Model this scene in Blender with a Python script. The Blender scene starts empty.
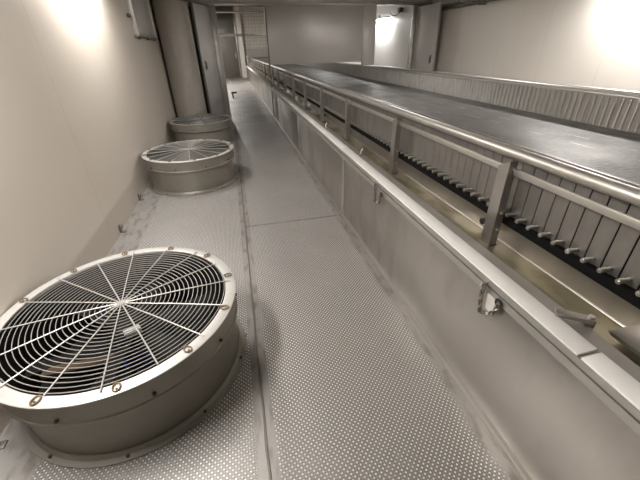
import bpy, bmesh, math, random
from mathutils import Vector, Matrix
random.seed(7)
sc = bpy.context.scene
COL = sc.collection
PI = math.pi

# ------------------------------------------------------------------ materials
def mat(name, col, rough=.5, metal=0., spec=.5):
    m = bpy.data.materials.new(name); m.use_nodes = True
    b = m.node_tree.nodes['Principled BSDF']
    b.inputs['Base Color'].default_value = (*col, 1)
    b.inputs['Roughness'].default_value = rough
    b.inputs['Metallic'].default_value = metal
    b.inputs['Specular IOR Level'].default_value = spec
    return m

class NT:
    def __init__(s, m):
        s.t = m.node_tree; s.b = s.t.nodes['Principled BSDF']
    def n(s, typ, **kw):
        o = s.t.nodes.new(typ)
        for k, v in kw.items(): setattr(o, k, v)
        return o
    def l(s, a, b): s.t.links.new(a, b)
    def math(s, op, a, b=None, c=None):
        o = s.n('ShaderNodeMath', operation=op)
        for i, v in enumerate((a, b, c)):
            if v is None: continue
            if isinstance(v, (int, float)): o.inputs[i].default_value = v
            else: s.l(v, o.inputs[i])
        return o.outputs[0]
    def mix(s, f, a, b):
        o = s.n('ShaderNodeMix', data_type='RGBA')
        if isinstance(f, (int, float)): o.inputs['Factor'].default_value = f
        else: s.l(f, o.inputs['Factor'])
        for k, v in (('A', a), ('B', b)):
            i = [x for x in o.inputs if x.name == k and x.type == 'RGBA'][0]
            if isinstance(v, tuple): i.default_value = (*v, 1)
            else: s.l(v, i)
        return [x for x in o.outputs if x.type == 'RGBA'][0]
    def pos(s): return s.n('ShaderNodeNewGeometry').outputs['Position']
    def noise(s, vec, scale=(1, 1, 1), detail=3, nscale=1., rough=.5):
        mp = s.n('ShaderNodeMapping'); mp.inputs['Scale'].default_value = scale
        s.l(vec, mp.inputs['Vector'])
        o = s.n('ShaderNodeTexNoise'); o.inputs['Scale'].default_value = nscale
        o.inputs['Detail'].default_value = detail; o.inputs['Roughness'].default_value = rough
        s.l(mp.outputs[0], o.inputs['Vector']); return o.outputs['Fac']
    def ramp(s, v, a, b, c0=0., c1=1.):
        o = s.n('ShaderNodeMapRange'); o.clamp = True
        s.l(v, o.inputs['Value'])
        for k, x in (('From Min', a), ('From Max', b), ('To Min', c0), ('To Max', c1)): o.inputs[k].default_value = x
        return o.outputs['Result']
    def bump(s, h, strength=.3, dist=.01):
        o = s.n('ShaderNodeBump'); o.inputs['Strength'].default_value = strength
        o.inputs['Distance'].default_value = dist
        s.l(h, o.inputs['Height']); s.l(o.outputs[0], s.b.inputs['Normal'])
    def set(s, k, v): s.l(v, s.b.inputs[k])

def worn_steel(name, col, rough, metal=.85, stain=(.30, .26, .2), amount=.4, scale=(3, 3, 3), thr=(.5, .8)):
    m = mat(name, col, rough, metal); t = NT(m); p = t.pos()
    a = t.noise(p, scale, 5, 1.5); b = t.noise(p, tuple(8 * x for x in scale), 3, 1.)
    f = t.math('MULTIPLY', t.ramp(a, thr[0], thr[1]), amount)
    t.set('Base Color', t.mix(f, col, stain))
    t.set('Roughness', t.math('ADD', t.ramp(b, .3, .7, -.03, .05), t.math('ADD', rough, t.math('MULTIPLY', f, .3))))
    return m

M = {}
M['steel'] = worn_steel('steel_plain', (.46, .44, .415), .36)
M['steel_bright'] = worn_steel('steel_bright', (.64, .62, .585), .36, .9, amount=.12)
M['steel_panel'] = worn_steel('steel_panel', (.50, .475, .445), .305, .9, (.26, .23, .19), .55, (1.6, 1.6, .7), (.48, .72))
M['steel_wet'] = worn_steel('steel_wet', (.36, .32, .22), .33, .6, (.17, .15, .09), .75, (4, 2, 4), (.42, .62))
M['steel_dark'] = mat('steel_dark', (.20, .185, .165), .5, .7)
M['lip'] = worn_steel('lip_steel', (.44, .42, .39), .42, .7)
M['steel_wire'] = mat('steel_wire', (.30, .285, .265), .45, .35)
M['steel_spoke'] = mat('steel_spoke', (.50, .48, .45), .42, .5)
M['fan_body'] = worn_steel('fan_body', (.31, .29, .255), .45, .5, (.17, .155, .13), .4, (2, 2, 3))
M['fan_rim'] = worn_steel('fan_rim', (.54, .52, .49), .42, .35, (.34, .29, .23), .5, (4, 4, 4), (.55, .75))
M['wall_grey'] = worn_steel('grey_panel', (.58, .555, .53), .36, .25, (.46, .43, .39), .3, (.6, .6, 1.5))
M['door_skin'] = worn_steel('door_skin', (.60, .575, .56), .40, .15, (.45, .35, .31), .3, (.8, .8, .8))
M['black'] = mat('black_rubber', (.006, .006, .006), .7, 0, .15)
M['dark'] = mat('dark_void', (.010, .009, .008), .7, 0, .2)  # near black, also carries the shade inside the fan drums
M['brown'] = mat('tan_brace', (.11, .08, .05), .7, 0, .2)
M['blue'] = mat('blue_motor_paint', (.03, .06, .25), .45)
M['gasket'] = worn_steel('white_gasket', (.90, .88, .85), .5, 0., (.5, .42, .3), .35, (2, .6, 2), (.6, .8))
M['plate_lit'] = worn_steel('side_plate_lit', (.56, .54, .51), .45, .3, (.36, .34, .31), .45, (5, 9, 3), (.45, .7))  # lighter plate steel; light on the far row is put in its colour
M['pipe'] = worn_steel('pipe_paint', (.42, .39, .345), .55, .2, (.30, .27, .22), .35, (2, 2, 1))
M['plate'] = worn_steel('side_plate_steel', (.31, .295, .28), .38, .8, (.19, .175, .155), .45, (5, 9, 3), (.45, .7))
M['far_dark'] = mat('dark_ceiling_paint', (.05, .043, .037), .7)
M['ceil'] = mat('ceiling_paint', (.66, .65, .62), .6)
M['chain'] = mat('chain_steel', (.30, .28, .25), .36, .9)
M['tab'] = mat('tab_steel', (.74, .71, .66), .45, .3)
M['rust'] = mat('rusty_clip', (.20, .14, .08), .6, .4)
M['grime_bolt'] = mat('grimy_bolt', (.07, .06, .05), .5, .6)

def lamp_mat(name, col, s):
    m = mat(name, (.8, .8, .8), .4); b = m.node_tree.nodes['Principled BSDF']
    b.inputs['Emission Color'].default_value = (*col, 1); b.inputs['Emission Strength'].default_value = s
    return m
M['lamp'] = lamp_mat('lamp_diffuser', (1, .975, .945), 8)

def wall_paint(name, col, seams):
    m = mat(name, col, .42); t = NT(m); p = t.pos()
    sx = t.n('ShaderNodeSeparateXYZ'); t.l(p, sx.inputs[0])
    a = t.noise(p, (1, .8, .5), 4, 1.3)
    st = t.noise(p, (1, 6, .5), 4, 1.2)
    c = t.mix(t.ramp(a, .4, .7, 0, .22), col, tuple(x * y for x, y in zip(col, (.86, .83, .78))))
    c = t.mix(t.ramp(st, .6, .78, 0, .18), c, tuple(x * .8 for x in col))
    ln = None
    for y0 in seams:
        d = t.math('ABSOLUTE', t.math('SUBTRACT', sx.outputs['Y'], y0))
        f = t.ramp(d, .003, .007, 1, 0)
        ln = f if ln is None else t.math('MAXIMUM', ln, f)
    if ln is not None:
        c = t.mix(t.math('MULTIPLY', ln, .30), c, tuple(x * .55 for x in col))
        t.bump(t.math('SUBTRACT', 1., ln), .4, .004)
    t.set('Base Color', c); return m
M['wall'] = wall_paint('wall_paint_left', (.67, .605, .53), (1.76, 3.40, 5.04, 6.68))
M['wall_r'] = wall_paint('wall_paint_right', (.76, .715, .655), (1.1, 2.3, 3.5, 4.7, 5.9, 7.1, 8.3, 9.5))
M['wall_far_white'] = wall_paint('wall_paint_bright', (.82, .80, .77), ())

def tile_mat():
    m = mat('white_wall_tile', (.62, .59, .54), .4); t = NT(m)
    b = t.n('ShaderNodeTexBrick'); b.offset = 0
    mp = t.n('ShaderNodeMapping'); mp.inputs['Rotation'].default_value = (PI / 2, 0, 0)
    t.l(t.pos(), mp.inputs[0]); t.l(mp.outputs[0], b.inputs['Vector'])
    b.inputs['Color1'].default_value = (.60, .57, .52, 1); b.inputs['Color2'].default_value = (.66, .63, .57, 1)
    b.inputs['Mortar'].default_value = (.38, .35, .31, 1); b.inputs['Scale'].default_value = 1
    b.inputs['Mortar Size'].default_value = .012
    b.inputs['Brick Width'].default_value = .2; b.inputs['Row Height'].default_value = .2
    t.set('Base Color', b.outputs['Color']); return m
M['tile'] = tile_mat()

def floor_mat():
    m = mat('studded_steel_floor', (.45, .42, .39), .45, .5); t = NT(m); p = t.pos()
    sx = t.n('ShaderNodeSeparateXYZ'); t.l(p, sx.inputs[0]); X, Y = sx.outputs['X'], sx.outputs['Y']
    P = .0272
    def lattice(ox, oy):
        u = t.math('SUBTRACT', t.math('FRACT', t.math('ADD', t.math('DIVIDE', X, P), ox)), .5)
        v = t.math('SUBTRACT', t.math('FRACT', t.math('ADD', t.math('DIVIDE', Y, P), oy)), .5)
        return t.math('SQRT', t.math('ADD', t.math('MULTIPLY', u, u), t.math('MULTIPLY', v, v)))
    d = t.math('MINIMUM', lattice(0, 0), lattice(.5, .5))          # staggered studs
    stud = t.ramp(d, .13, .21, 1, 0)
    # smooth bands: along the weld seam, along the left wall and by the trough
    def band(ax, c, w):
        return t.ramp(t.math('ABSOLUTE', t.math('SUBTRACT', ax, c)), w, w + .012, 0, 1)
    wob = t.math('MULTIPLY', t.math('SUBTRACT', t.noise(p, (2, 2, 2), 3, 1.), .5), .12)
    Xw = t.math('ADD', X, wob)
    mask = band(X, -.08, .045)
    mask = t.math('MULTIPLY', mask, t.ramp(Xw, -1.16, -1.14))
    mask = t.math('MULTIPLY', mask, t.ramp(Xw, .93, .97, 1, 0))
    mask = t.math('MULTIPLY', mask, t.ramp(Y, 9.5, 9.6, 1, 0))
    jn = t.math('MAXIMUM', band(Y, 3.39, .012), t.ramp(X, -.08, -.07, 1, 0))
    mask = t.math('MULTIPLY', mask, jn)
    s = t.math('MULTIPLY', stud, mask)
    big = t.noise(p, (.9, .7, 1), 4, 1.6)
    base = t.mix(t.ramp(big, .35, .7), (.37, .35, .33), (.28, .263, .245))
    grime = t.math('MULTIPLY', t.ramp(t.noise(p, (9, 3, 1), 4, 2.), .50, .64), t.math('SUBTRACT', 1., mask))
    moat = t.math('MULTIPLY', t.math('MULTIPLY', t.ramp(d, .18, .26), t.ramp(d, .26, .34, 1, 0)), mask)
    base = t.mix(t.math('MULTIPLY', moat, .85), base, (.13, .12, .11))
    base = t.mix(t.math('MULTIPLY', grime, .55), base, (.13, .11, .09))
    t.set('Base Color', t.mix(s, base, (.97, .95, .92)))
    t.set('Roughness', t.math('ADD', t.ramp(big, .3, .7, .42, .56), t.math('MULTIPLY', s, -.08)))
    t.bump(s, .8, .006)
    return m
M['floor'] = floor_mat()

def belt_mat():
    m = mat('conveyor_belt', (.10, .095, .09), .36, .25, .35); t = NT(m); p = t.pos()
    sx = t.n('ShaderNodeSeparateXYZ'); t.l(p, sx.inputs[0]); X, Y = sx.outputs['X'], sx.outputs['Y']
    row = t.ramp(t.math('ABSOLUTE', t.math('SUBTRACT', t.math('FRACT', t.math('DIVIDE', Y, .05)), .5)), .36, .5, 0, 1)
    lane = t.ramp(t.math('ABSOLUTE', t.math('SUBTRACT', t.math('FRACT', t.math('DIVIDE', X, .26)), .5)), .472, .49, 0, 1)
    dash = t.math('MULTIPLY', lane, t.ramp(t.noise(p, (4, 2.2, 1), 3, 1.5), .5, .62))
    a = t.noise(p, (1.2, 1.2, 1), 5, 2.)
    fine = t.noise(p, (14, 60, 1), 2, 1.)
    c = t.mix(t.ramp(a, .35, .7), (.125, .119, .113), (.08, .075, .07))
    c = t.mix(t.math('MULTIPLY', row, .5), c, (.05, .046, .042))
    c = t.mix(t.ramp(fine, .45, .7, 0, .35), c, (.22, .21, .2))
    c = t.mix(t.math('MULTIPLY', dash, .8), c, (.55, .53, .5))
    t.set('Base Color', c); t.set('Roughness', t.ramp(a, .3, .7, .46, .6))
    t.bump(t.math('SUBTRACT', 1., row), .35, .004); return m
M['belt'] = belt_mat()

# ------------------------------------------------------------------ mesh helpers
class MB:
    def __init__(s): s.bm = bmesh.new()
    def box(s, x0, x1, y0, y1, z0, z1, bev=0.):
        r = bmesh.ops.create_cube(s.bm, size=1)
        vs = r['verts']
        for v in vs:
            v.co = Vector(((x0 + x1) / 2 + v.co.x * (x1 - x0), (y0 + y1) / 2 + v.co.y * (y1 - y0), (z0 + z1) / 2 + v.co.z * (z1 - z0)))
        if bev:
            es = list({e for v in vs for e in v.link_edges})
            bmesh.ops.bevel(s.bm, geom=es, offset=bev, segments=2, affect='EDGES', profile=.5)
        return s
    def obox(s, c, dx, dy, dz, mtx=None):
        r = bmesh.ops.create_cube(s.bm, size=1)
        for v in r['verts']:
            q = Vector((v.co.x * dx, v.co.y * dy, v.co.z * dz))
            v.co = (mtx @ q if mtx else q) + Vector(c)
        return s
    def tube(s, pts, r, n=12, closed=False, caps=True):
        pts = [Vector(p) for p in pts]; N = len(pts); rings = []
        up = None
        for i, p in enumerate(pts):
            if closed: d = pts[(i + 1) % N] - pts[i - 1]
            else: d = pts[min(i + 1, N - 1)] - pts[max(i - 1, 0)]
            d.normalize()
            if up is None:
                up = Vector((0, 0, 1)) if abs(d.z) < .9 else Vector((1, 0, 0))
            a = d.cross(up).normalized(); b = a.cross(d).normalized(); up = b
            rings.append([s.bm.verts.new(p + a * r * math.cos(2 * PI * k / n) + b * r * math.sin(2 * PI * k / n)) for k in range(n)])
        M_ = N if closed else N - 1
        for i in range(M_):
            A, B = rings[i], rings[(i + 1) % N]
            for k in range(n):
                f = s.bm.faces.new((A[k], A[(k + 1) % n], B[(k + 1) % n], B[k])); f.smooth = True
        if caps and not closed:
            s.bm.faces.new(rings[0]); s.bm.faces.new(list(reversed(rings[-1])))
        return s
    def ring(s, R, z, r, n=64, m=6, c=(0, 0)):
        return s.tube([(c[0] + R * math.cos(2 * PI * k / n), c[1] + R * math.sin(2 * PI * k / n), z) for k in range(n)], r, m, closed=True)
    def lathe(s, prof, n=72, c=(0, 0), closed=False):
        rows = [[s.bm.verts.new((c[0] + r * math.cos(2 * PI * k / n), c[1] + r * math.sin(2 * PI * k / n), z)) for k in range(n)] for r, z in prof]
        L = len(rows)
        for i in range(L if closed else L - 1):
            A, B = rows[i], rows[(i + 1) % L]
            for k in range(n):
                f = s.bm.faces.new((A[k], A[(k + 1) % n], B[(k + 1) % n], B[k])); f.smooth = True
        return s
    def prism_y(s, prof, y0, y1):
        a = [s.bm.verts.new((x, y0, z)) for x, z in prof]; b = [s.bm.verts.new((x, y1, z)) for x, z in prof]
        n = len(prof)
        for i in range(n): s.bm.faces.new((a[i], a[(i + 1) % n], b[(i + 1) % n], b[i]))
        s.bm.faces.new(list(reversed(a))); s.bm.faces.new(b); return s
    def poly_x(s, prof, x0, x1):
        a = [s.bm.verts.new((x0, y, z)) for y, z in prof]; b = [s.bm.verts.new((x1, y, z)) for y, z in prof]
        n = len(prof)
        for i in range(n): s.bm.faces.new((a[i], a[(i + 1) % n], b[(i + 1) % n], b[i]))
        s.bm.faces.new(list(reversed(a))); s.bm.faces.new(b); return s
    def build(s, name, m, parent=None, origin=None):
        bmesh.ops.recalc_face_normals(s.bm, faces=s.bm.faces[:])
        me = bpy.data.meshes.new(name)
        if origin:
            bmesh.ops.translate(s.bm, verts=s.bm.verts[:], vec=-Vector(origin))
        s.bm.to_mesh(me); s.bm.free()
        me.materials.append(M[m])
        me.shade_smooth() if False else None
        o = bpy.data.objects.new(name, me); COL.objects.link(o)
        if origin: o.location = origin
        if parent: o.parent = parent
        try:
            me.set_sharp_from_angle(angle=math.radians(40))
        except Exception: pass
        return o

def tag(o, label, cat, group=None):
    o['label'] = label; o['category'] = cat
    if group: o['group'] = group
    return o
def thing(name, label, cat, loc=(0, 0, 0), group=None):
    o = bpy.data.objects.new(name, None); COL.objects.link(o); o.location = loc
    o.empty_display_size = .1
    return tag(o, label, cat, group)
def struct(o): o['kind'] = 'structure'; return o
def copy_tree(o, loc, label):
    def rec(x, par):
        c = x.copy(); COL.objects.link(c); c.parent = par
        for ch in list(x.children): rec(ch, c)
        return c
    r = rec(o, None); r.location = loc; r['label'] = label
    return r

# ------------------------------------------------------------------ dimensions
XL, XR = -1.415, 5.60
YP = 10.15            # partition
YB, YF = -2.4, 27.0   # wall behind the camera, far end of the hall beyond
ZC, ZF = 2.95, 4.15   # ceilings
XM = (1.46 + 4.05) / 2

# ------------------------------------------------------------------ setting
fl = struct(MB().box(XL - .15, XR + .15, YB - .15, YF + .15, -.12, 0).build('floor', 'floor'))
w = MB()
pts = []
y = YB
while y < YP - .05:
    pts.append((-.08 + random.uniform(-.004, .004), y, .001)); y += .12
w.tube(pts, .0065, 6)
w.build('weld_seam', 'steel_dark', fl)
MB().tube([(-.05, 3.39, 0), (.97, 3.385, 0)], .005, 6).build('weld_seam', 'steel_dark', fl)

struct(MB().box(XL - .15, XL, YB - .15, YP, 0, ZC).build('wall_left', 'wall'))
struct(MB().box(XR, XR + .15, YB - .15, YP, 0, ZC).build('wall_right', 'wall_r'))
struct(MB().box(XL - .15, XR + .15, YB - .15, YB, 0, ZC).build('wall_back', 'steel_dark'))
struct(MB().box(XL - .15, XR + .15, YB - .15, YP + .06, ZC, ZC + .1).build('ceiling', 'ceil'))
# hall beyond the partition
struct(MB().box(XL - .15, XL, YP, YF + .15, 0, ZF).build('wall_left_beyond', 'wall'))
struct(MB().box(XR, XR + .15, YP, YF + .15, 0, ZF).build('wall_right_beyond', 'wall_far_white'))
struct(MB().box(XL - .15, XR + .15, YF, YF + .15, 0, ZF).build('wall_far', 'tile'))
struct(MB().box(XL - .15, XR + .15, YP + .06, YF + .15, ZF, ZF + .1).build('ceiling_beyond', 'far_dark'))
# partition: dark upper part, fixed grey panels, posts, header and transom
struct(MB().box(XL - .15, XR + .15, YP - .02, YP + .06, 2.70, ZF).build('wall_above_partition', 'wall_grey'))
pm = MB().box(1.055, 3.62, YP - .03, YP + .04, 1.333, 2.64, .006)
struct(pm.build('wall_partition', 'wall_grey'))
struct(MB().box(3.625, 4.0, YP - .035, YP + .04, 1.24, 2.64, .006).build('trim_1', 'wall_grey'))
struct(MB().box(XL, -.33, YP - .03, YP + .04, 0, 2.64).build('wall_partition_left', 'steel_dark'))
struct(MB().box(-.325, -.16, YP - .08, YP + .05, 0, 2.64, .008).build('trim_2', 'steel'))
struct(MB().box(XL, XR, YP - .09, YP + .05, 2.645, 2.705, .006).build('trim_3', 'steel'))
struct(MB().box(-.155, 1.05, YP - .035, YP + .035, 2.00, 2.055, .005).build('trim_4', 'steel'))
struct(MB().box(1.02, 1.052, YP - .05, YP + .05, 0, 2.64, .004).build('trim_5', 'steel_dark'))
struct(MB().box(5.06, 5.17, YP - .08, YP + .05, 0, 2.64, .006).build('trim_6', 'steel'))
struct(MB().box(5.175, XR, YP - .03, YP + .04, 0, 2.64).build('wall_partition_right', 'steel_dark'))

# open door leaves
def leaf(name, hinge, end, z0, z1, hdir, hz):
    e = bpy.data.objects.new(name, None); COL.objects.link(e); e.location = (hinge[0], hinge[1], 0); struct(e)
    v = Vector((end[0] - hinge[0], end[1] - hinge[1], 0)); L = v.length; v.normalize()
    ang = math.atan2(v.y, v.x); e.rotation_euler = (0, 0, ang)
    MB().box(0, L, -.025, .025, z0, z1, .006).build('door_leaf', 'door_skin', e)
    MB().box(L - .012, L + .006, -.03, .03, z0, z1, .003).build('edge_strip', 'steel', e)
    hb = MB().box(L - .17, L - .11, min(hdir * .026, hdir * .034), max(hdir * .026, hdir * .034), hz - .10, hz + .10, .002)
    hb.box(L - .158, L - .122, hdir * .034 if hdir > 0 else hdir * .06, hdir * .06 if hdir > 0 else hdir * .034, hz - .07, hz + .07, .006)
    hb.build('door_handle', 'steel_dark', e)
    return e
leaf('door_1', (-.33, YP - .10), (-.64, 9.30), .02, 2.62, 1, 1.40)
leaf('door_2', (5.17, YP - .10), (5.335, 9.16), .02, 2.60, -1, 1.36)

# far grey door and pale base at the end of the hall
d3 = bpy.data.objects.new('door_3', None); COL.objects.link(d3); d3.location = (0, YF, 0); struct(d3)
MB().box(-.95, .62, -.10, -.02, .05, ZF - .02, .01).build('door_leaf', 'steel_dark', d3)
MB().box(.62, .72, -.12, -.01, 0, ZF - .02, .01).build('door_frame', 'steel', d3)
MB().box(.46, .52, -.16, -.10, 1.2, 1.5, .01).build('door_handle', 'steel', d3)
struct(MB().box(.75, XR, YF - .06, YF - .005, .9, 1.75).build('wall_far_dado', 'steel'))
struct(MB().box(.75, 1.06, YF - .5, YF - .07, 0, ZF - .01).build('trim_7', 'wall_r'))

# ------------------------------------------------------------------ wall clips at the foot of the left wall
def clip_mesh():
    m = MB()
    m.box(0, .012, -.022, .022, .0, .085, .003)
    m.box(.008, .055, -.022, .022, .0, .01, .002)
    m.tube([(.006, 0, .05), (.032, 0, .055), (.034, 0, .085)], .007, 8)
    return m
c0 = clip_mesh().build('wall_clip', 'steel_dark'); c0.location = (XL, 3.65, 0)
tag(c0, 'small dark clip at the foot of the left wall, midway between nearest and middle fan', 'clip', 'clips along the foot of the left wall')
for yy, lb in ((4.57, 'small dark clip on the left wall foot touching the middle fan shadow'),
               (1.30, 'small dark clip at the foot of the left wall beside the nearest fan')):
    c = c0.copy(); COL.objects.link(c); c.location = (XL, yy, 0); c['label'] = lb

# ------------------------------------------------------------------ floor fans
def make_fan(loc, label):
    R, h = .632, .465
    t = thing('floor_fan', label, 'fan', loc, 'round floor fans along the left wall')
    # drum: lower body, swaged step and upper band (open top)
    body = MB().lathe([(.575, .004), (.585, .03), (.582, .30), (.598, .312), (.598, .335), (.570, .335), (.570, .03)], closed=True)
    body.build('fan_drum', 'fan_body', t)
    MB().lathe([(.600, .318), (.617, .312), (.622, .318), (.622, .328), (.616, .334), (.616, h - .012), (.600, h - .012), (.598, .33)], closed=True).build('rim_band', 'fan_body', t)
    rim = MB().lathe([(.574, h - .012), (.628, h - .012), (R, h - .008), (R, h - .002), (.629, h), (.576, h), (.572, h - .004)], closed=True, n=96)
    rim_o = rim.build('rim_flange', 'fan_rim', t)
    MB().lathe([(.575, 0), (R, 0), (R, .012), (.605, .014), (.594, .035), (.586, .035)], closed=True).build('base_flange', 'fan_body', t)
    MB().lathe([(.566, .01), (.566, h - .02), (.568, h - .02), (.568, .01)], closed=True).build('drum_shade_liner', 'dark', t)  # near-black sheet added for the shade deep in the drum
    # guard of concentric rings with radial wires
    g = MB(); n = 22
    for i in range(n):
        rr = .03 + (.567 - .03) * i / (n - 1)
        g.ring(rr, h + .004, .0024, 72 if rr > .2 else 36, 6)
    go = g.build('guard_rings', 'steel_wire', t)
    for k in range(16):
        a = 2 * PI * (k + .28) / 16
        ca, sa = math.cos(a), math.sin(a)
        r1 = .60 if k % 2 == 0 else .578
        MB().tube([(ca * .012, sa * .012, h + .010), (ca * .3, sa * .3, h + .011), (ca * r1, sa * r1, h + .006)], .0036, 8).build('radial_wire', 'steel_spoke', go)
    MB().lathe([(0.001, h + .016), (.022, h + .016), (.026, h + .010), (.026, h + .004), (.001, h + .004)], 20).build('guard_centre', 'steel_wire', go)
    for k in range(12):
        a = 2 * PI * (k + .4) / 12
        m = MB(); pts = []
        for j in range(12):
            q = 2 * PI * j / 12
            u = .600 + .022 * math.cos(q); v = .016 * math.sin(q)
            pts.append((u * math.cos(a) - v * math.sin(a), u * math.sin(a) + v * math.cos(a), h + .006))
        m.tube(pts, .0038, 6, closed=True)
        m.lathe([(.001, h + .007), (.004, h + .007), (.005, h)], 8, (.606 * math.cos(a), .606 * math.sin(a)))
        m.build('guard_clip', 'rust', t)
    for k in range(10):
        a = 2 * PI * (k + .15) / 10
        MB().tube([(.612 * math.cos(a), .612 * math.sin(a), .36), (.628 * math.cos(a), .628 * math.sin(a), .36)], .009, 6).build('band_bolt', 'grime_bolt', t)
        b = 2 * PI * (k + .62) / 10
        MB().tube([(.614 * math.cos(b), .614 * math.sin(b), .008), (.614 * math.cos(b), .614 * math.sin(b), .024)], .008, 6).build('base_bolt', 'grime_bolt', t)
    # fan wheel and motor inside
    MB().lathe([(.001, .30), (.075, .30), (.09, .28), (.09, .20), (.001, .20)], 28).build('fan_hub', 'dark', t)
    m = MB(); m.obox((.03, -.07, .318), .085, .04, .03, Matrix.Rotation(.5, 3, 'Z')); m.build('hub_clamp', 'fan_rim', t)
    for k in range(6):
        a = 2 * PI * (k + .3) / 6
        m = MB(); rows = []
        for i in range(5):
            r = .085 + .43 * i / 4; w_ = .06 + .035 * i / 4; tw = math.radians(38 - 5 * i)
            rows.append([(r, s * w_ * math.cos(tw), .25 + s * w_ * math.sin(tw)) for s in (-1, 0, 1)])
        vs = [[m.bm.verts.new((p[0] * math.cos(a) - p[1] * math.sin(a), p[0] * math.sin(a) + p[1] * math.cos(a), p[2])) for p in r_] for r_ in rows]
        for i in range(4):
            for j in range(2): m.bm.faces.new((vs[i][j], vs[i + 1][j], vs[i + 1][j + 1], vs[i][j + 1]))
        bo = m.build('fan_blade', 'dark', t)
        sd = bo.modifiers.new('thick', 'SOLIDIFY'); sd.thickness = .006
    MB().lathe([(.001, .19), (.10, .19), (.11, .17), (.11, .04), (.001, .04)], 28).build('motor', 'blue', t)
    br = MB().box(-.555, .555, -.035, .035, .03, .07, .004); br.build('motor_bracket', 'brown', t)
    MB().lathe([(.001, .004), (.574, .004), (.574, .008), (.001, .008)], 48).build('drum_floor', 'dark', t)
    return t
fan = make_fan((-.782, 1.690, 0), 'largest round floor fan with spiral wire guard, nearest the camera by the left wall')
copy_tree(fan, (-.745, 5.17, 0), 'middle round floor fan with bright spokes, standing between two other fans')
copy_tree(fan, (-.745, 7.72, 0), 'farthest and darkest round floor fan, in front of the tall pipe')

# ------------------------------------------------------------------ tall pipe and wall hatch
t = thing('duct_pipe', 'tall thick grey vertical pipe in the left corner behind the floor fans', 'pipe', (-1.045, 9.0, 0))
MB().lathe([(.001, 0), (.345, 0), (.345, ZC - .03), (.001, ZC - .03)], 64).build('pipe_body', 'pipe', t)
MB().lathe([(.346, 2.60), (.362, 2.60), (.362, 2.66), (.346, 2.66)], 64, closed=True).build('pipe_collar', 'steel_dark', t)
MB().lathe([(.346, 0), (.364, 0), (.364, .03), (.346, .03)], 64, closed=True).build('base_collar', 'steel_dark', t)

t = thing('wall_hatch', 'grey framed steel hatch high on the left wall beside the tall pipe', 'hatch', (XL, 7.75, 1.95))
MB().box(0, .03, -.94, .62, .03, .90).build('hatch_panel', 'wall_grey', t)
for yy in (-.97, .60): MB().box(0, .07, yy, yy + .07, .0, .92, .008).build('frame_post', 'fan_rim', t)
MB().box(0, .075, -1.0, .70, -.035, .0, .006).build('bottom_rail', 'steel_dark', t)
MB().box(0, .04, .78, .84, .02, .90, .004).build('side_strip', 'fan_rim', t)
for yy in (-.9, -.2, .5): MB().tube([(.04, yy, -.036), (.04, yy, -.06)], .014, 8).build('rail_bolt', 'grime_bolt', t)
MB().box(0, .05, -1.17, -1.13, .22, .27, .004).build('side_catch', 'grime_bolt', t)

# ------------------------------------------------------------------ conveyor trough, both sides
SEC = [-2.26, 3.38, 6.20, 9.02, 11.84]
def mir(x): return 2 * XM - x
def P(prof, side): return prof if side > 0 else [(mir(x), z) for x, z in prof]
def bx(m, x0, x1, *a, side=1, **k):
    if side < 0: x0, x1 = mir(x1), mir(x0)
    return m.box(x0, x1, *a, **k)
near_names = ['longest steel trough panel nearest the camera, with white top strip and two hanging chains',
              'steel trough panel just beyond the pale upright edge strip', 'steel trough panel in the dark stretch before the partition post',
              'farthest steel trough panel, standing beyond the dark partition post']
for k in range(4):
    y0, y1 = SEC[k] + .001, SEC[k + 1] - .001
    t = thing('trough_panel', near_names[k], 'panel', (1.03, (y0 + y1) / 2, 0), 'steel panels along the walkway side of the trough')
    ofs = (-1.03, -(y0 + y1) / 2, 0)
    def B(m, n, mt, par=t, o=ofs):
        ob = m.build(n, mt, par); 
        ob.data.transform(Matrix.Translation(o)); return ob
    B(MB().box(1.035, 1.055, y0, y1, .045, .739, .002), 'front_sheet', 'steel_panel')
    if k == 0: B(MB().box(1.024, 1.034, y1 - .075, y1 - .004, .05, .711, .003), 'edge_strip', 'steel_bright')
    m = MB().prism_y([(1.022, 0), (1.055, 0), (1.055, .046), (1.039, .046), (1.036, .026), (1.032, .016), (1.022, .012)], y0, y1)
    B(m, 'toe_rail', 'steel')
    B(MB().prism_y([(1.018, .690), (1.055, .690), (1.055, .726), (1.018, .726)], y0, y1), 'lower_lip', 'lip')
    B(MB().prism_y([(1.008, .744), (1.012, .740), (1.175, .74), (1.175, .765), (1.096, .765), (1.094, .772), (1.012, .772), (1.008, .770)], y0, y1), 'cap_flange', 'lip')
    for a_, b_ in (((y0, .557), (.563, y1)) if k == 0 else ((y0, y1),)):
        B(MB().box(1.010, 1.094, a_ + .004, b_ - .004, .772, .782, .0015), 'top_strip', 'gasket')

cb = thing('conveyor_trough', 'long wet steel trough carrying the wide conveyor behind the white strip', 'trough', (XM, 0, 0))
y0, y1 = YB + .05, 25.5
for s in (1, -1):
    m = MB(); m.prism_y(P([(1.17, .62), (1.46, .62), (1.46, .66), (1.19, .66), (1.175, .672), (1.17, .738)], s), y0, y1)
    m.build('trough_floor', 'steel_wet', cb).location.x = -XM
    m = MB(); m.prism_y(P([(1.45, .655), (1.47, .655), (1.47, .778), (1.45, .778)], s), y0, y1)
    m.build('inner_wall', 'steel_panel', cb).location.x = -XM
    m = MB(); m.tube([(1.446 if s > 0 else mir(1.446), y0, .662), (1.446 if s > 0 else mir(1.446), y1, .662)], .005, 6)
    m.build('weld_bead', 'steel', cb).location.x = -XM
    m = MB(); m.prism_y(P([(1.437, .776), (1.462, .776), (1.462, .824), (1.437, .824)], s), y0, y1)
    m.build('wear_strip', 'black', cb).location.x = -XM
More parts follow.
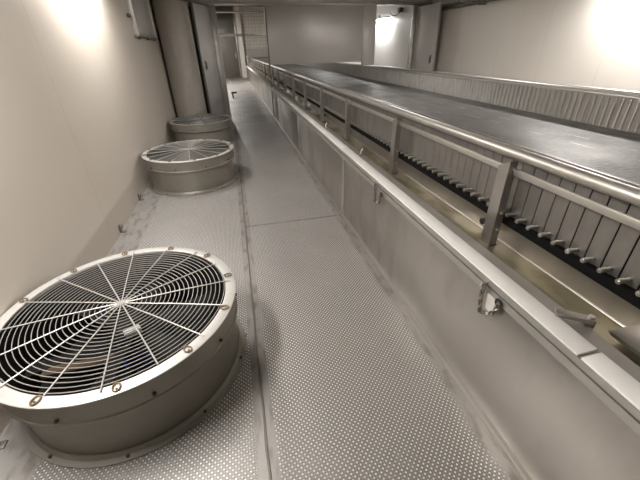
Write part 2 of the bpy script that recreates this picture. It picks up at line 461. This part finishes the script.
# far side housing (faces the right wall) and the near run beyond the fifth panel
m = MB(); m.prism_y(P([(1.03, 0), (1.06, 0), (1.06, .74), (1.175, .74), (1.175, .765), (1.03, .765)], -1), y0, y1); m.build('far_housing', 'steel_panel', cb).location.x = -XM
m = MB(); m.prism_y([(1.03, 0), (1.06, 0), (1.06, .74), (1.175, .74), (1.175, .765), (1.03, .765)], SEC[-1] + .01, y1); m.build('beyond_housing', 'steel_panel', cb).location.x = -XM
m = MB(); m.prism_y([(1.012, .765), (1.094, .765), (1.094, .781), (1.012, .781)], SEC[-1] + .01, y1); m.build('beyond_strip', 'gasket', cb).location.x = -XM
m = MB(); m.box(1.478, mir(1.478), y0, y1, .70, .79); m.build('belt_bed', 'steel_dark', cb).location.x = -XM
m = MB(); m.poly_x([(.13, .70), (.66, .70), (.675, .708), (.66, .716), (.13, .716)], 1.30, 1.445); m.build('cover_plate', 'steel_panel', cb).location.x = -XM
for yy in (1.62, 2.96, 4.40, 5.75):
    m = MB(); m.tube([(1.449, yy, .715), (1.425, yy, .715)], .022, 12); m.tube([(1.425, yy, .715), (1.418, yy, .715)], .012, 8)
    m.build('drain_boss', 'grime_bolt', cb).location.x = -XM

bt = tag(MB().box(1.485, mir(1.485), y0 + .05, y1 - .05, .795, .845, .004).build('conveyor_belt', 'belt'),
         'wide dark conveyor belt running under the grey partition panel', 'conveyor belt')

# upright side plates with drive pins
def plates(side, label, n0, npart):
    t = thing('belt_side_plates', label, 'belt guard', (XM, 0, 0))
    PY = .0802
    xc = 1.468 if side > 0 else mir(1.468)
    def plate(m, y):
        a = math.radians(4.5) * side
        m.obox((xc, y, .996), .004, .070, .345, Matrix.Rotation(a, 3, 'Z'))
        if side < 0: m.obox((xc - .003, y + .03, .996), .014, .008, .345)      # folded edge
    def pin(m, y):
        m.tube([(xc - side * .004, y, .852), (xc - side * .034, y, .852)], .0085, 10)
        m.tube([(xc - side * .034, y, .852), (xc - side * .064, y, .852)], .0118, 12)
        m.tube([(xc - side * .064, y, .852), (xc - side * .068, y, .852)], .006, 8)
    ys = [n0 + PY * k for k in range(int((25.2 - n0) / PY))]
    near = [n0 - PY * k for k in range(1, int((n0 + 1.6) / PY))]     # behind the frame edge
    if side > 0: MB().box(1.479, 1.483, -1.6, 25.2, .80, 1.165).build('gap_shade_strip', 'black', t).location.x = -XM  # black strip added, stands for the shade in the plate gaps
    pm = MB(); plate(pm, 0); po = pm.build('side_plate', 'plate' if side > 0 else 'plate_lit', t)
    nm = MB(); pin(nm, 0); no = nm.build('drive_pin', 'steel_bright', po)
    po.location = (-XM, ys[0], 0)
    for yv in ys[1:npart]:
        c = po.copy(); COL.objects.link(c); c.parent = t; c.location = (-XM, yv, 0)
        d = no.copy(); COL.objects.link(d); d.parent = c
    a, b = MB(), MB()
    for yv in ys[npart:] + near:
        plate(a, yv); pin(b, yv)
    ao = a.build('side_plate', 'plate' if side > 0 else 'plate_lit', t); ao['kind'] = 'stuff'; ao.location.x = -XM
    bo = b.build('drive_pin', 'steel_bright', t); bo['kind'] = 'stuff'; bo.location.x = -XM
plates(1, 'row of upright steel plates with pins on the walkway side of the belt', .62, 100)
plates(-1, 'row of upright steel plates on the far side of the belt before the white wall', 1.9, 100)

# guard rails: tube, posts, flat bars
POSTS = [.03, 1.42, 2.79, 4.21, 5.58, 6.95, 8.36, 9.77, 11.16, 12.56, 13.96, 15.36, 16.76, 18.16, 19.56, 20.96, 22.36, 23.76]
def rail(side, label, first):
    t = thing('guard_rail', label, 'rail', (XM, 0, 0), 'tube guard rails along the conveyor')
    q = (lambda x: x - XM) if side > 0 else (lambda x: mir(x) - XM)
    def b(m, x0, x1, *a, **k):
        X0, X1 = sorted((q(x0), q(x1))); return m.box(X0, X1, *a, **k)
    MB().tube([(q(1.402), y0, 1.192), (q(1.402), y1, 1.192)], .030, 24).build('rail_tube', 'steel_bright', t)
    if side > 0:
        m = MB(); b(m, 1.492, 1.500, y0, y1, 1.10, 1.203); m.build('inner_lip', 'steel', t)
    for i, yp in enumerate(POSTS):
        if yp < first: continue
        m = MB()
        X0, X1 = sorted((q(1.338), q(1.344)))
        m.poly_x([(yp, .661), (yp + .075, .661), (yp + .075, 1.128), (yp, 1.168)], X0, X1)
        b(m, 1.344, 1.386, yp, yp + .006, .661, 1.168)
        b(m, 1.344, 1.40, yp, yp + .075, .661, .667)
        po = m.build('post', 'steel', t)
        for zz in (1.125, .87, .765):
            MB().tube([(q(1.367), yp + .004, zz), (q(1.367), yp - .010, zz)], .0085, 6).build('bolt', 'steel_bright', po)
        if i + 1 < len(POSTS):
            yn = POSTS[i + 1]
            m = MB(); X0, X1 = sorted((q(1.368), q(1.382)))
            m.box(X0, X1, yp + .010, yn - .004, 1.092, 1.128, .004); m.build('guard_bar', 'steel_bright', t)
    if side < 0:
        for i, yp in enumerate(POSTS[:-1]):
            if yp < first: continue
            m = MB(); X0, X1 = sorted((q(1.481), q(1.489)))
            m.box(X0, X1, yp + .06, POSTS[i + 1] - .02, 1.158, 1.178, .002); m.build('inner_bar', 'fan_rim', t)
rail(1, 'shiny tube guard rail with upright posts beside the walkway', 0)
rail(-1, 'tube guard rail on the far side of the belt along the white wall', 0)

# ------------------------------------------------------------------ chains, latches on the trough
def link_pts(c, ax, side, a=.017, b=.0085, n=12):
    return [tuple(Vector(c) + ax * a * math.cos(2 * PI * k / n) + side * b * math.sin(2 * PI * k / n)) for k in range(n)]
def chain(path, label, cat='chain'):
    t = thing('hanging_chain', label, cat, path[0], 'hatch chains on the trough')
    o = Vector(path[0]); pts = [Vector(p) - o for p in path]
    m = MB(); m.tube([(.011, 0, .004), (-.012, 0, .004), (-.016, 0, -.012)], .008, 8); m.build('chain_pin', 'steel_bright', t)
    segs = []
    for i in range(len(pts) - 1):
        L = (pts[i + 1] - pts[i]).length; n = max(1, round(L / .026))
        for k in range(n): segs.append((pts[i].lerp(pts[i + 1], (k + .5) / n), (pts[i + 1] - pts[i]).normalized()))
    for k, (c, ax) in enumerate(segs):
        s_ = ax.cross(Vector((1, 0, 0))).normalized(); s2 = Vector((1, 0, 0))
        MB().tube(link_pts(c, ax, s_ if k % 2 == 0 else s2), .0044, 6, closed=True).build('chain_link', 'chain', t)
    e = pts[-1]
    MB().tube([tuple(e + Vector((0, .016 * math.cos(2 * PI * k / 12), .016 * math.sin(2 * PI * k / 12)))) for k in range(12)], .005, 6, closed=True).build('end_ring', 'grime_bolt', t)
    return t
chain([(.996, 1.022, .750), (.997, 1.022, .66), (1.0, 1.012, .59), (1.004, .956, .615), (1.008, .925, .67), (1.008, .93, .705)],
      'longer steel chain hanging in a loop on trough panel, nearer the camera')
chain([(.996, 2.36, .750), (.998, 2.355, .60), (1.000, 2.28, .62), (1.002, 2.25, .70)],
      'shorter steel chain hanging on trough panel, farther along beside the second post')
def tab(loc, label):
    o = MB().poly_x([(-.03, .0), (.03, .0), (.022, -.075), (-.022, -.085)], -.003, .004).build('hatch_tab', 'tab'); o.location = loc
    tag(o, label, 'tab', 'hatch tabs under the trough lip')
tab((1.012, .972, .70), 'pale flat metal tab behind the longer hanging chain')

def latch(loc, ang, label):
    t = thing('latch_lever', label, 'latch', loc, 'latches on the trough edge'); t.rotation_euler = (0, 0, ang)
    MB().box(-.035, .095, -.017, .017, .016, .036, .005).build('lever', 'steel', t)
    MB().tube([(.078, 0, .034), (.078, 0, .046)], .011, 10).build('lever_bolt', 'steel_bright', t)
    MB().box(.065, .095, -.014, .014, .0, .016, .003).build('lever_foot', 'steel_dark', t)
    return t
lt = latch((1.12, .728, .7665), math.radians(-40), 'grey latch lever reaching over the trough beside the nearest strip joint')
def peg(loc, label):
    t = thing('edge_peg', label, 'peg', loc, 'bright pegs on the trough edge')
    MB().box(-.012, .016, -.018, .018, 0, .012, .002).build('peg_foot', 'steel', t)
    MB().tube([(0, 0, .01), (.006, .004, .045), (.02, .006, .062)], .009, 8).build('peg_pin', 'fan_rim', t)
peg((1.135, 3.10, .766), 'bright peg on the trough edge between second post and strip joint')
peg((1.135, 4.50, .766), 'bright peg on the trough edge beyond the third post')
peg((1.20, 3.93, .661), 'bright peg at the foot of the third post in the trough')

# ------------------------------------------------------------------ lamps, cable tray
def lamp(loc, length, label, power, grp='batten lamps along the walls', tilt=0.):
    t = thing('wall_lamp', label, 'lamp', loc, grp)
    MB().box(-.075, .075, -length / 2, length / 2, .0, .05, .008).build('lamp_housing', 'steel', t)
    MB().box(-.06, .06, -length / 2 + .03, length / 2 - .03, -.04, .0).build('lamp_diffuser', 'lamp', t)
    MB().box(-.02, .02, -.03, .03, .05, .12).build('lamp_bracket', 'steel_dark', t)
    L = bpy.data.lights.new('lamp_tube', 'AREA'); L.shape = 'RECTANGLE'; L.size = .14; L.size_y = length - .06
    L.energy = power; L.color = (1, .975, .945)
    o = bpy.data.objects.new('lamp_tube', L); COL.objects.link(o); o.parent = t; o.location = (0, 0, -.044)
    o.rotation_euler = (0, tilt, 0)
    return t
for yy, lb, pw in ((.9, 'batten lamp above the right wall nearest the camera, out of frame', 85), (4.1, 'batten lamp behind the brightest patch at top right, out of frame', 85)):
    lamp((5.40, yy, 2.60), 1.3, lb, pw)
lamp((-1.17, 4.6, 2.60), 1.3, 'batten lamp above the bright patch on the left wall, out of frame', 36)
lamp((-1.22, 1.45, 2.55), 1.3, 'batten lamp above the nearest floor fan, out of frame', 62)
t = thing('conduit_mount', 'pale conduit running just above the dark tray on the right wall', 'conduit', (XR - .004, 8.6, 2.575))
MB().tube([(-.06, -1.2, 0), (-.06, 1.3, 0)], .022, 12).build('conduit', 'fan_rim', t)
for yy in (-1.0, .1, 1.1): MB().box(-.085, 0, yy - .02, yy + .02, -.03, .03, .003).build('conduit_clamp', 'steel_dark', t)
lamp((2.9, 6.4, 2.82), 1.3, 'added fill lamp under the ceiling above the conveyor belt, out of frame', 30)  # unseen fill lamp, added to brighten the partition panel
lamp((5.42, 13.4, 2.53), 1.6, 'bright batten lamp seen through the right doorway', 32)
lamp((4.6, 17.5, 3.4), 1.6, 'added fill lamp deeper in the hall beyond the right doorway', 60)  # unseen fill lamp, added to even the light past the right doorway
lamp((-1.0, 21.0, 3.7), 1.6, 'unseen fill lamp below the dark ceiling of the left hall', 260)  # unseen fill lamp, placed to light the far tile wall
t = thing('junction_box', 'dark junction box with drooping cable at the top of the right doorway', 'junction box', (5.50, 11.9, 2.66))
MB().box(-.07, .07, -.10, .06, -.05, .08, .01).build('box_body', 'steel_dark', t)
MB().tube([(-.02, -.02, -.05), (-.02, .2, -.11), (-.02, .5, -.10), (-.02, .72, .0)], .012, 8).build('cable', 'dark', t)
t = thing('cable_tray', 'dark cable tray along the top of the right wall', 'tray', (XR - .004, 0, 2.46))
MB().box(-.10, -.002, YB + .1, YP - .12, 0, .014, .002).build('tray_base', 'steel_dark', t)
MB().box(-.10, -.092, YB + .1, YP - .12, .014, .07, .002).build('tray_lip', 'steel_dark', t)
for yy in (1.5, 4.5, 7.75): MB().box(-.115, 0, yy, yy + .12, -.03, .09, .004).build('tray_mount', 'steel_dark', t)

# ------------------------------------------------------------------ small things in the hall beyond
def stub(loc, label):
    t = thing('floor_stub', label, 'stub', loc, 'stubs beyond the left doorway')
    MB().tube([(0, 0, 0), (0, 0, .22)], .03, 10).build('stub_pipe', 'fan_rim', t)
    MB().tube([(-.05, 0, .20), (.16, 0, .20)], .035, 10).build('stub_arm', 'grime_bolt', t)
stub((-.05, 15.2, 0), 'small floor stub with dark arm just beyond the left doorway, nearer one')
stub((-.10, 22.3, 0), 'small floor stub with dark arm far beyond the left doorway')
t = thing('cross_rail', 'dark horizontal rail crossing the hall at the end of the conveyor', 'rail', (1.9, 26.0, 0))
MB().box(-.72, 1.2, -.04, .04, 1.16, 1.26, .01).build('rail_bar', 'steel_dark', t)
for xx in (-.7, 1.1): MB().box(xx - .04, xx + .04, -.04, .04, 0, 1.35 if xx < 0 else 1.16, .01).build('rail_post', 'steel', t)
t = thing('ceiling_pipe', 'pale pipe crossing under the dark ceiling of the left hall', 'pipe', (0, 24.0, 3.62))
MB().tube([(XL, 0, 0), (XR, 0, 0)], .05, 10).build('pipe_body', 'steel', t)

# ------------------------------------------------------------------ camera and world
F = 334.109
Rm = ((0.97216637, -0.13654907, 0.19038597), (-0.2330554, -0.480247, 0.84560511), (-0.0240343, -0.86643936, -0.4987035))
cam = bpy.data.cameras.new('camera'); co = bpy.data.objects.new('camera', cam); COL.objects.link(co)
cam.sensor_fit = 'HORIZONTAL'; cam.sensor_width = 36; cam.lens = F / 640 * 36; cam.clip_start = .05; cam.clip_end = 200
mw = Matrix.Identity(4)
for i in range(3):
    mw[i][0] = Rm[i][0]; mw[i][1] = -Rm[i][1]; mw[i][2] = -Rm[i][2]
mw[2][3] = 1.7
co.matrix_world = mw
sc.camera = co
wd = bpy.data.worlds.new('world'); sc.world = wd; wd.use_nodes = True
wd.node_tree.nodes['Background'].inputs[0].default_value = (.05, .05, .05, 1)
vs = sc.view_settings
vs.view_transform = 'Standard'; vs.look = 'None'; vs.exposure = 0.35; vs.gamma = 1.0; vs.use_curve_mapping = False
